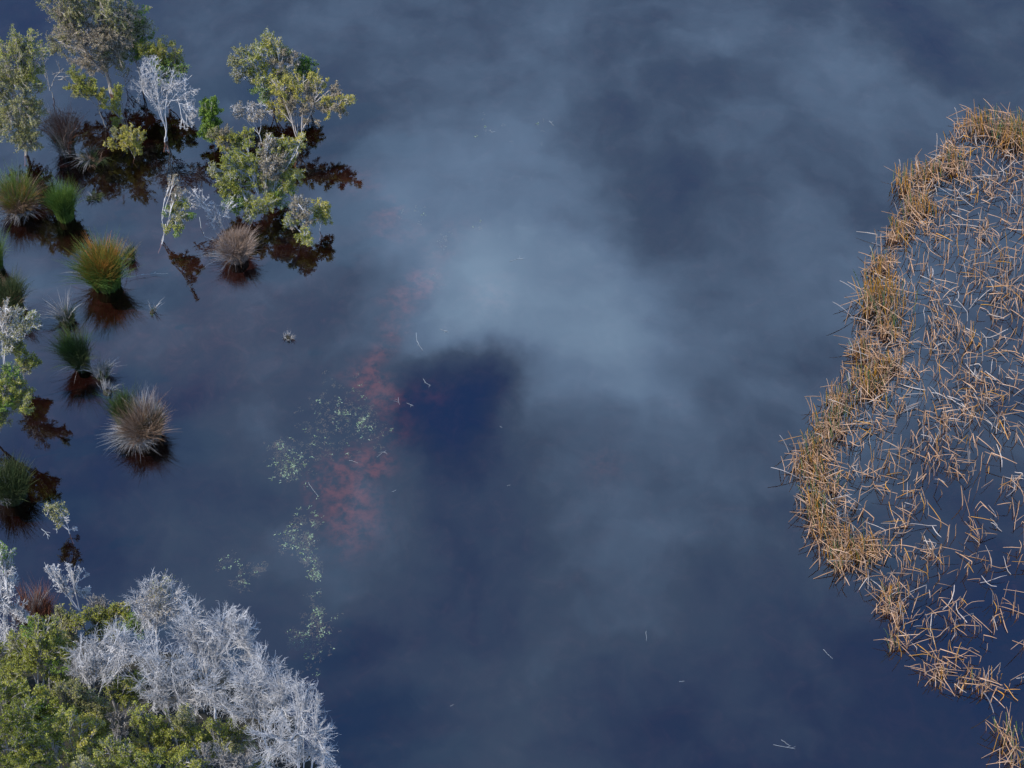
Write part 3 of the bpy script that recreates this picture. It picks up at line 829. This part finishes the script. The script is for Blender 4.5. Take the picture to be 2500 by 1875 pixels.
def along(s):
    s = np.clip(s, 0, cum[-1] - 1e-6)
    i = np.searchsorted(cum, s, 'right') - 1
    f_ = (s - cum[i]) / seg[i]
    p = EDGE[i] * (1 - f_)[:, None] + EDGE[i + 1] * f_[:, None] if np.ndim(s) else EDGE[i] * (1 - f_) + EDGE[i + 1] * f_
    d = (EDGE[i + 1] - EDGE[i]) / (seg[i][:, None] if np.ndim(s) else seg[i])
    nrm = np.stack([-d[..., 1], d[..., 0]], -1)        # image-space normal
    nrm = np.where(nrm[..., :1] < 0, -nrm, nrm) if np.ndim(s) else (nrm if nrm[0] >= 0 else -nrm)
    return p, nrm


def edge_x(y):
    return np.interp(y, EDGE[1:, 1], EDGE[1:, 0])


LEAN = np.array([-.16, .02, 0.0])


def reed_lines(n, kind, scale=1.0):
    """centre lines (n,5,3) of single reeds around the origin"""
    scale = scale * .88
    az = rng.uniform(0, 2 * math.pi, n)
    hd = np.stack([np.cos(az), np.sin(az), np.zeros(n)], 1)
    up = np.array([0, 0, 1.0])
    z0 = np.tile(np.array([0, 0, -.12]), (n, 1))
    if kind == 'straight':
        L = rng.uniform(.25, .75, n)[:, None] * scale
        d = unit(up + LEAN * 1.3 + hd * rng.uniform(.0, .28, n)[:, None])
        P = np.stack([z0, d * L * .3, d * L * .55, d * L * .8, d * L + hd * .02], 1)
    elif kind == 'kinked':
        h = rng.uniform(.08, .42, n)[:, None] * scale
        d = unit(up + LEAN + hd * rng.uniform(-.2, .3, n)[:, None])
        k = d * h
        a2 = az + rng.normal(size=n) * .9
        h2 = np.stack([np.cos(a2), np.sin(a2), np.zeros(n)], 1)
        L = rng.uniform(.22, .68, n)[:, None] * scale
        el = np.radians(rng.uniform(-28, 16, n))[:, None]
        e = k + (h2 * np.cos(el) + up * np.sin(el)) * L
        e[:, 2] = np.maximum(e[:, 2], .005)
        mid = (k + e) / 2 + up * .012
        P = np.stack([z0, k * .55, k, mid, e], 1)
    else:   # lying on the surface
        L = rng.uniform(.3, .8, n)[:, None] * scale
        z = rng.uniform(.0, .16, n)[:, None]
        z2 = rng.uniform(.0, .16, n)[:, None]
        a = -hd * L * .5 + up * z
        c = hd * L * .5 + up * z2
        bend = np.cross(hd, up) * rng.normal(size=(n, 1)) * .06
        P = np.stack([a, a * .5 + c * 0 + bend * .7 + up * z * .5, bend + up * (z + z2) * .5, c * .5 + bend * .7 + up * z2 * .5, c], 1)
    return P


def reed_radii(n, r=.0098):
    return r * rng.uniform(.65, 1.25, n)[:, None] * np.array([.8, 1.0, 1.0, .9, .5])[None]


# -- clumps along the open edge of the bed, each a plant with several stems
clump_specs = [  # px, py, size, gold, green, dead, height, label
    (2215, 445, 26, 26, 8, 22, .75, 'golden reed clump on narrow northern shoulder of the reed bed'),
    (2265, 420, 22, 18, 6, 22, .75, 'short tan reed clump right of the golden shoulder clump'),
    (2330, 400, 24, 16, 10, 24, .8, 'straggling reed clump between shoulder clump and top corner clump'),
    (2395, 300, 30, 30, 12, 26, .8, 'orange reed clump at topmost corner of the reed bed'),
    (2460, 315, 34, 26, 36, 30, .8, 'greenest reed clump at the right edge near the top'),
    (2500, 330, 30, 24, 16, 26, .8, 'gold reed clump cut by right edge near the top'),
    (2250, 505, 26, 28, 8, 26, .75, 'golden reed clump just below the narrow shoulder'),
    (2200, 560, 26, 22, 8, 26, .7, 'tan reed clump where the bed edge turns down left'),
    (2155, 640, 22, 14, 6, 24, .65, 'sparse reed clump above the tall golden clump'),
    (2150, 735, 34, 70, 22, 30, 1.1, 'tallest golden reed clump standing proud of the left edge'),
    (2175, 800, 24, 14, 10, 26, .7, 'drooping reed clump at the foot of the tall golden clump'),
    (2110, 850, 22, 10, 8, 26, .65, 'small reed clump below the tall golden clump'),
    (2165, 885, 24, 14, 12, 30, .65, 'mixed green and tan reed clump set back from the edge'),
    (2130, 935, 30, 26, 26, 36, .7, 'yellow green starry reed clump at middle of left edge'),
    (2055, 975, 24, 16, 16, 26, .65, 'reed clump with green feet on the left edge at mid height'),
    (2040, 1035, 28, 14, 22, 30, .65, 'green hearted reed clump below the starry clump'),
    (2000, 1090, 26, 22, 14, 30, .7, 'reed clump at the westernmost bulge of the bed'),
    (1975, 1130, 24, 14, 12, 26, .65, 'thin reed clump farthest left over open water'),
    (2015, 1175, 28, 22, 8, 32, .65, 'golden tan reed clump just below the bulge'),
    (2000, 1235, 26, 16, 20, 30, .65, 'dark footed reed clump with green stems near the bulge'),
    (2030, 1295, 30, 20, 12, 36, .65, 'dense fallen reed clump with long dark reflections'),
    (2085, 1330, 34, 18, 8, 42, .6, 'heap like pinkish reed clump right of fallen clump'),
    (2050, 1360, 22, 10, 10, 22, .65, 'low reed clump at the start of the southern tail'),
    (2130, 1330, 26, 12, 8, 30, .55, 'flattened reed clump inside the lower bed'),
    (2165, 1445, 26, 16, 8, 28, .6, 'reed clump on the tail with crossing golden stems'),
    (2190, 1490, 22, 10, 4, 22, .55, 'small tan reed clump on the tail below crossing stems'),
    (2185, 1560, 20, 8, 8, 18, .55, 'weak reed clump in the narrow part of the tail'),
    (2295, 1640, 24, 6, 2, 22, .55, 'pink grey reed clump across the gap near the bottom'),
    (2390, 1660, 26, 12, 2, 22, .55, 'orange hearted reed clump near the bottom of the tail'),
    (2462, 1790, 26, 8, 20, 18, .75, 'dark green reed clump close to the bottom right corner'),
    (2495, 1850, 28, 20, 10, 24, .8, 'orange reed clump in the bottom right corner'),
]
for (px, py, sz, ng, nn, nd, hgt, lab) in clump_specs:
    B = ground(px, py + 12)
    root = thing('reed_clump', lab, 'reed clump', tuple(B), 'reed clumps along edge of the reed bed')
    for (nm, mat, cnt, kd) in (('golden_stems', 'reed_gold', ng, 'straight'), ('green_stems', 'reed_green', nn, 'straight'), ('dead_stems', 'reed_tan', nd, 'kinked'), ('dead_stems', 'reed_tan', nd // 2, 'straight')):
        if py > 1400:
            cnt = int(cnt * .6)
        cnt = int(cnt * (.9 if nm == 'golden_stems' else 1.4))
        if cnt < 1:
            continue
        P = reed_lines(cnt, kd, hgt / .65)
        o_ = rng.normal(size=(cnt, 3)) * np.array([sz / 100 * .75, sz / 100 * .75, 0])
        mb = MB()
        mb.tubes(P + o_[:, None, :], reed_radii(cnt, .0088 if nm != 'dead_stems' else .0092), 3)
        obj(nm, mb.mesh(nm, M[mat]), root, kind='stuff')

# -- single broken reeds: sample places in the bed
def bed_density(x, y):
    dd = x - edge_x(y)
    if dd < -14:
        return 0.0
    near = math.exp(-max(dd - 20, 0) / 42.0) * (.66 if y < 1340 else .34)
    mid = .37 if 430 < y < 1000 else (.34 if y < 1180 else (.27 if y < 1400 else (.15 if y < 1560 else .07)))
    if y > 1050 and x > 2330:
        mid *= .7
    return max(near, mid)


def bed_places(n):
    out = []
    while len(out) < n:
        y = rng.uniform(300, 1700)
        x = rng.uniform(edge_x(y) - 8, 2560)
        if rng.random() < bed_density(x, y):
            k = int(rng.choice([1, 1, 1, 1, 2, 4]))      # some stand alone, others in small bunches
            for _ in range(k):
                out.append((x + rng.normal() * 9 * (k > 1), y + rng.normal() * 9 * (k > 1)))
    random.shuffle(out)
    return out[:n]


variants = {}
for kd, cnt in (('straight', 14), ('kinked', 26), ('lying', 12)):
    variants[kd] = []
    for i in range(cnt):
        mb = MB()
        mb.tubes(reed_lines(1, kd), reed_radii(1), 4)
        me = mb.mesh('reed_stem', M['reed_pale' if kd == 'lying' else 'reed_tan'])
        variants[kd].append(me)
INFO = {'straight': ('broken_reed', 'tan reed stub standing upright in dark water of the reed bed', 'upright reed stubs in the reed bed'),
        'kinked': ('kinked_reed', 'tan reed stem snapped over at a sharp kink above dark water', 'snapped reeds in the reed bed'),
        'lying': ('fallen_reed', 'pale reed stem lying flat on dark water of the reed bed', 'fallen reeds floating in the reed bed')}
inner = [p for p in bed_places(900) if p[0] - edge_x(p[1]) > 70][:300]
for (px, py) in inner:
    kd = rng.choice(['straight', 'kinked', 'lying'], p=[.36, .46, .18])
    nm, lab, gp = INFO[kd]
    o = obj(nm, random.choice(variants[kd]), label=lab, category='reed', group=gp)
    o.location = tuple(ground(px, py))
    o.rotation_euler = (0, 0, rng.normal() * .25 if kd == 'straight' else rng.uniform(0, 6.28))
    s_ = rng.uniform(.8, 1.2)
    o.scale = (s_, s_, s_)
mbs = {'reed_tan': MB(), 'reed_pale': MB(), 'reed_gold': MB()}
pl = bed_places(1950)
for kd, part in (('straight', .34), ('kinked', .46), ('lying', .20)):
    for mat, sh in (('reed_tan', .70), ('reed_pale', .18), ('reed_gold', .12)):
        cnt = int(1950 * part * sh)
        g = np.array([ground(*pl.pop()) for _ in range(min(cnt, len(pl)))])
        P = reed_lines(len(g), kd)
        mbs[mat].tubes(P + g[:, None, :], reed_radii(len(g), .0088), 3)
allm = MB()
me = None
for mat, mb in mbs.items():
    nm = {'reed_tan': 'broken_reeds', 'reed_pale': 'bleached_broken_reeds', 'reed_gold': 'golden_broken_reeds'}[mat]
    lb = {'reed_tan': 'mass of tan snapped reeds filling the reed bed', 'reed_pale': 'scattered bleached reed stems through the reed bed', 'reed_gold': 'scattered golden reed stems through the reed bed'}[mat]
    obj(nm, mb.mesh(nm, M[mat]), kind='stuff', label=lb, category='reeds')

# -- long thin reeds leaning out over the open water
outliers = [((2115, 730), (2050, 685), 'pale reed leaning left from the tall golden clump', .35),
            ((2095, 782), (2033, 737), 'bent pale reed arching over water below the golden clump', .3),
            ((2105, 900), (2093, 832), 'hooked pale reed standing before the left edge', .6),
            ((1930, 1105), (1903, 1062), 'short pale reed tip alone left of the bulge', .3),
            ((1965, 1170), (1882, 1141), 'long pale reed arched far out left of the bulge', .3),
            ((2285, 390), (2287, 325), 'tall pale reed rising from the northern shoulder', .9),
            ((2200, 430), (2195, 388), 'thin pale reed alone left of the northern shoulder', .5),
            ((2135, 635), (2123, 600), 'thin pale reed above the tall golden clump', .4),
            ((2340, 300), (2330, 262), 'drooping pale reed at the topmost corner clump', .5),
            ((2095, 1440), (2120, 1408), 'slim fallen reed tip just off the southern tail', .12),
            ((2430, 1740), (2400, 1690), 'long green reed bending near the bottom corner', .4),
            ((1850, 1200), (1853, 1195), 'tiny reed fragment', .1)]
for (b_, t_, lab, bow) in outliers[:-1]:
    A = ground(*b_)
    e, _ = at_y(*t_, A[1] + .05)
    if e[2] < .02:
        e = ground(*t_, .03)
    c = (A + e) / 2 + np.array([0, 0, bow * .35])
    mb = MB()
    loc = A.copy()
    mb.tubes(bez((A - loc)[None] + np.array([[0, 0, -.1]]), (c - loc)[None], (e - loc)[None], 8), np.linspace(.009, .012, 8)[None] * np.array([1, 1, 1, 1, 1, 1, 1, .6]), 4)
    o = obj('leaning_reed', mb.mesh('leaning_reed', M['reed_pale']), label=lab, category='reed')
    o.location = tuple(loc)


# ------------------------------------------------------------------ waterweed and floating bits
def weed_patch(name, label, spots, n, size):
    """spots: (px, py, radius px, weight)"""
    mb = MB()
    wts = np.array([s[3] for s in spots], float)
    wts /= wts.sum()
    for _ in range(n):
        s = spots[rng.choice(len(spots), p=wts)]
        px = s[0] + rng.normal() * s[2] * .55
        py = s[1] + rng.normal() * s[2] * .55
        g = ground(px, py, rng.uniform(-.05, .004))
        k = rng.integers(3, 8)
        az = rng.uniform(0, 6.28, k)
        L = size * rng.uniform(.4, 1.2, k)
        d = np.stack([np.cos(az), np.sin(az), rng.uniform(-.3, .3, k)], 1) * L[:, None]
        a = g + rng.normal(size=(k, 3)) * np.array([.03, .03, .0])
        P = np.stack([a, a + d * .5 + rng.normal(size=(k, 3)) * np.array([.012, .012, .004]), a + d], 1)
        P[..., 2] = np.minimum(P[..., 2], .012)
        mb.tubes(P, np.array([.010, .008, .003])[None] * rng.uniform(.4, 1.0, k)[:, None], 3)
    obj(name, mb.mesh(name, M['weed']), kind='stuff', label=label, category='waterweed')


weed_patch('waterweed', 'broad patch of pale waterweed sprigs beside red lake bed',
           [(830, 1010, 90, 3), (780, 1050, 60, 1.6), (900, 1040, 45, 1.2), (840, 1000, 22, .8), (890, 1035, 20, .8), (700, 1120, 38, 2.2), (705, 1150, 28, 2.2), (685, 1090, 22, 1), (760, 1110, 40, .8)], 560, .048)
weed_patch('waterweed', 'crooked string of pale green waterweed below the broad patch',
           [(735, 1330, 26, 2.2), (755, 1315, 12, 1.4), (720, 1285, 20, .7), (770, 1280, 16, .7), (750, 1365, 14, .8), (772, 1370, 12, .8), (770, 1402, 13, 1.6), (700, 1315, 24, .7), (745, 1260, 30, .3)], 300, .048)
weed_patch('waterweed', 'loose patch of pale waterweed nearest the white dead thicket',
           [(778, 1495, 13, 1.5), (770, 1540, 40, 2), (730, 1560, 26, 1.2), (760, 1595, 40, .7), (790, 1535, 16, .8), (765, 1455, 18, .3)], 230, .048)
weed_patch('waterweed', 'few faint waterweed flecks between dead tussock and thicket',
           [(585, 1425, 18, 1), (635, 1390, 14, 1), (590, 1390, 22, .8), (545, 1375, 18, .5)], 80, .045)
weed_patch('waterweed', 'thin scatter of white weed flecks in the bright cloud reflection',
           [(1010, 520, 30, 1), (1080, 590, 22, 1), (1170, 555, 14, .7), (1180, 310, 40, .7), (1300, 310, 40, .6), (1050, 670, 25, .5), (1230, 590, 50, .4)], 40, .035)


def stick(label, pts, r=.008, name='floating_twig', forks=2, z=.006):
    P = np.array([ground(x, y, z) for x, y in pts])
    loc = P[0].copy()
    Q = P - loc
    K = 7
    s = np.linspace(0, 1, K)
    ts = np.linspace(0, 1, len(Q))
    L = np.stack([np.interp(s, ts, Q[:, i]) for i in range(3)], 1)
    L[1:-1] += rng.normal(size=(K - 2, 3)) * np.array([.006, .006, .002])
    mb = MB()
    mb.tubes(L[None], np.linspace(r, r * .6, K)[None] * .44, 4)
    for _ in range(forks):
        i = rng.integers(2, K - 1)
        d = unit((L[i] - L[i - 1]) + rng.normal(size=3) * np.array([.06, .06, 0])) * rng.uniform(.05, .14)
        d[2] = 0
        mb.tubes(np.stack([L[i], L[i] + d * .6 + np.array([.01, 0, .01]), L[i] + d])[None], np.array([[r * .7, r * .6, r * .3]]) * .52, 3)
    o = obj(name, mb.mesh(name, M['debris']), label=label, category='twig')
    o.location = tuple(loc)
    return o


stick('forked white twig floating alone in the bottom right water', [(1888, 1818), (1912, 1823), (1930, 1826), (1942, 1823)], .007)
stick('straight white twig slanting in water beside the forked one', [(1907, 1806), (1921, 1815), (1931, 1821)], .007, forks=0)
stick('thin straight white stick floating off the reed tail', [(2010, 1585), (2033, 1608)], .007, forks=0)
stick('short white stick floating in lower right water', [(1658, 1664), (1671, 1663)], .009, forks=0)
stick('faint upright white stick in lower middle water', [(1578, 1541), (1578, 1565)], .007, forks=0)
stick('white looped twig in the brightest cloud reflection', [(1245, 638), (1258, 634), (1268, 631), (1274, 633)], .008)
stick('long curved white twig above the red lake bed', [(1016, 812), (1018, 833), (1025, 845), (1032, 856)], .008)
stick('short ragged twig at edge of the dark blue gap', [(1074, 803), (1084, 807), (1095, 812)], .006)
stick('crooked pale twig left of the dark blue gap', [(1033, 925), (1040, 935), (1052, 942)], .008)
stick('forked pale twig over the red lake bed', [(972, 970), (973, 980), (976, 988)], .006)
stick('small bent twig right of the forked pale twig', [(993, 984), (1002, 988), (1010, 991)], .007)
stick('diagonal pale twig below the broad waterweed patch', [(920, 1116), (933, 1105), (943, 1100)], .008)
stick('pale stick lying on red lake bed reflection', [(852, 1124), (864, 1126), (874, 1131)], .007, forks=0)
stick('long thin pale stick pointing down at waterweed corner', [(753, 1178), (765, 1197), (778, 1213)], .007, forks=0)
stick('short slanted twig right of the red lake bed', [(957, 1201), (967, 1196)], .009, forks=0)
stick('crooked white twig floating near the left edge sapling', [(101, 1291), (111, 1299), (116, 1307), (118, 1316)], .013, forks=3)
stick('small white forked twig next to the lone sapling', [(139, 1302), (137, 1290), (142, 1293)], .011, forks=2)
stick('fallen white seed stalk lying right of orange seeded tussock', [(305, 680), (340, 672), (375, 668), (410, 668)], .011, forks=4, z=.06)
stick('crooked white branch floating between sapling and straw tussock', [(487, 530), (490, 555), (500, 578), (523, 587)], .012, forks=2, z=.03)
stick('short pale stick floating near the top middle', [(1197, 318), (1202, 324)], .008, forks=1)
stick('small pale twig right of the top middle stick', [(1341, 295), (1352, 307)], .008, forks=1)
stick('pale twig fleck low in the mid water', [(1238, 1186), (1246, 1184)], .008, forks=0)
stick('white stick fleck beside the dark blue gap right side', [(1220, 1041), (1226, 1044)], .007, forks=0)
stick('pale fleck of stick at bottom centre', [(1100, 1724), (1108, 1720)], .008, forks=0)
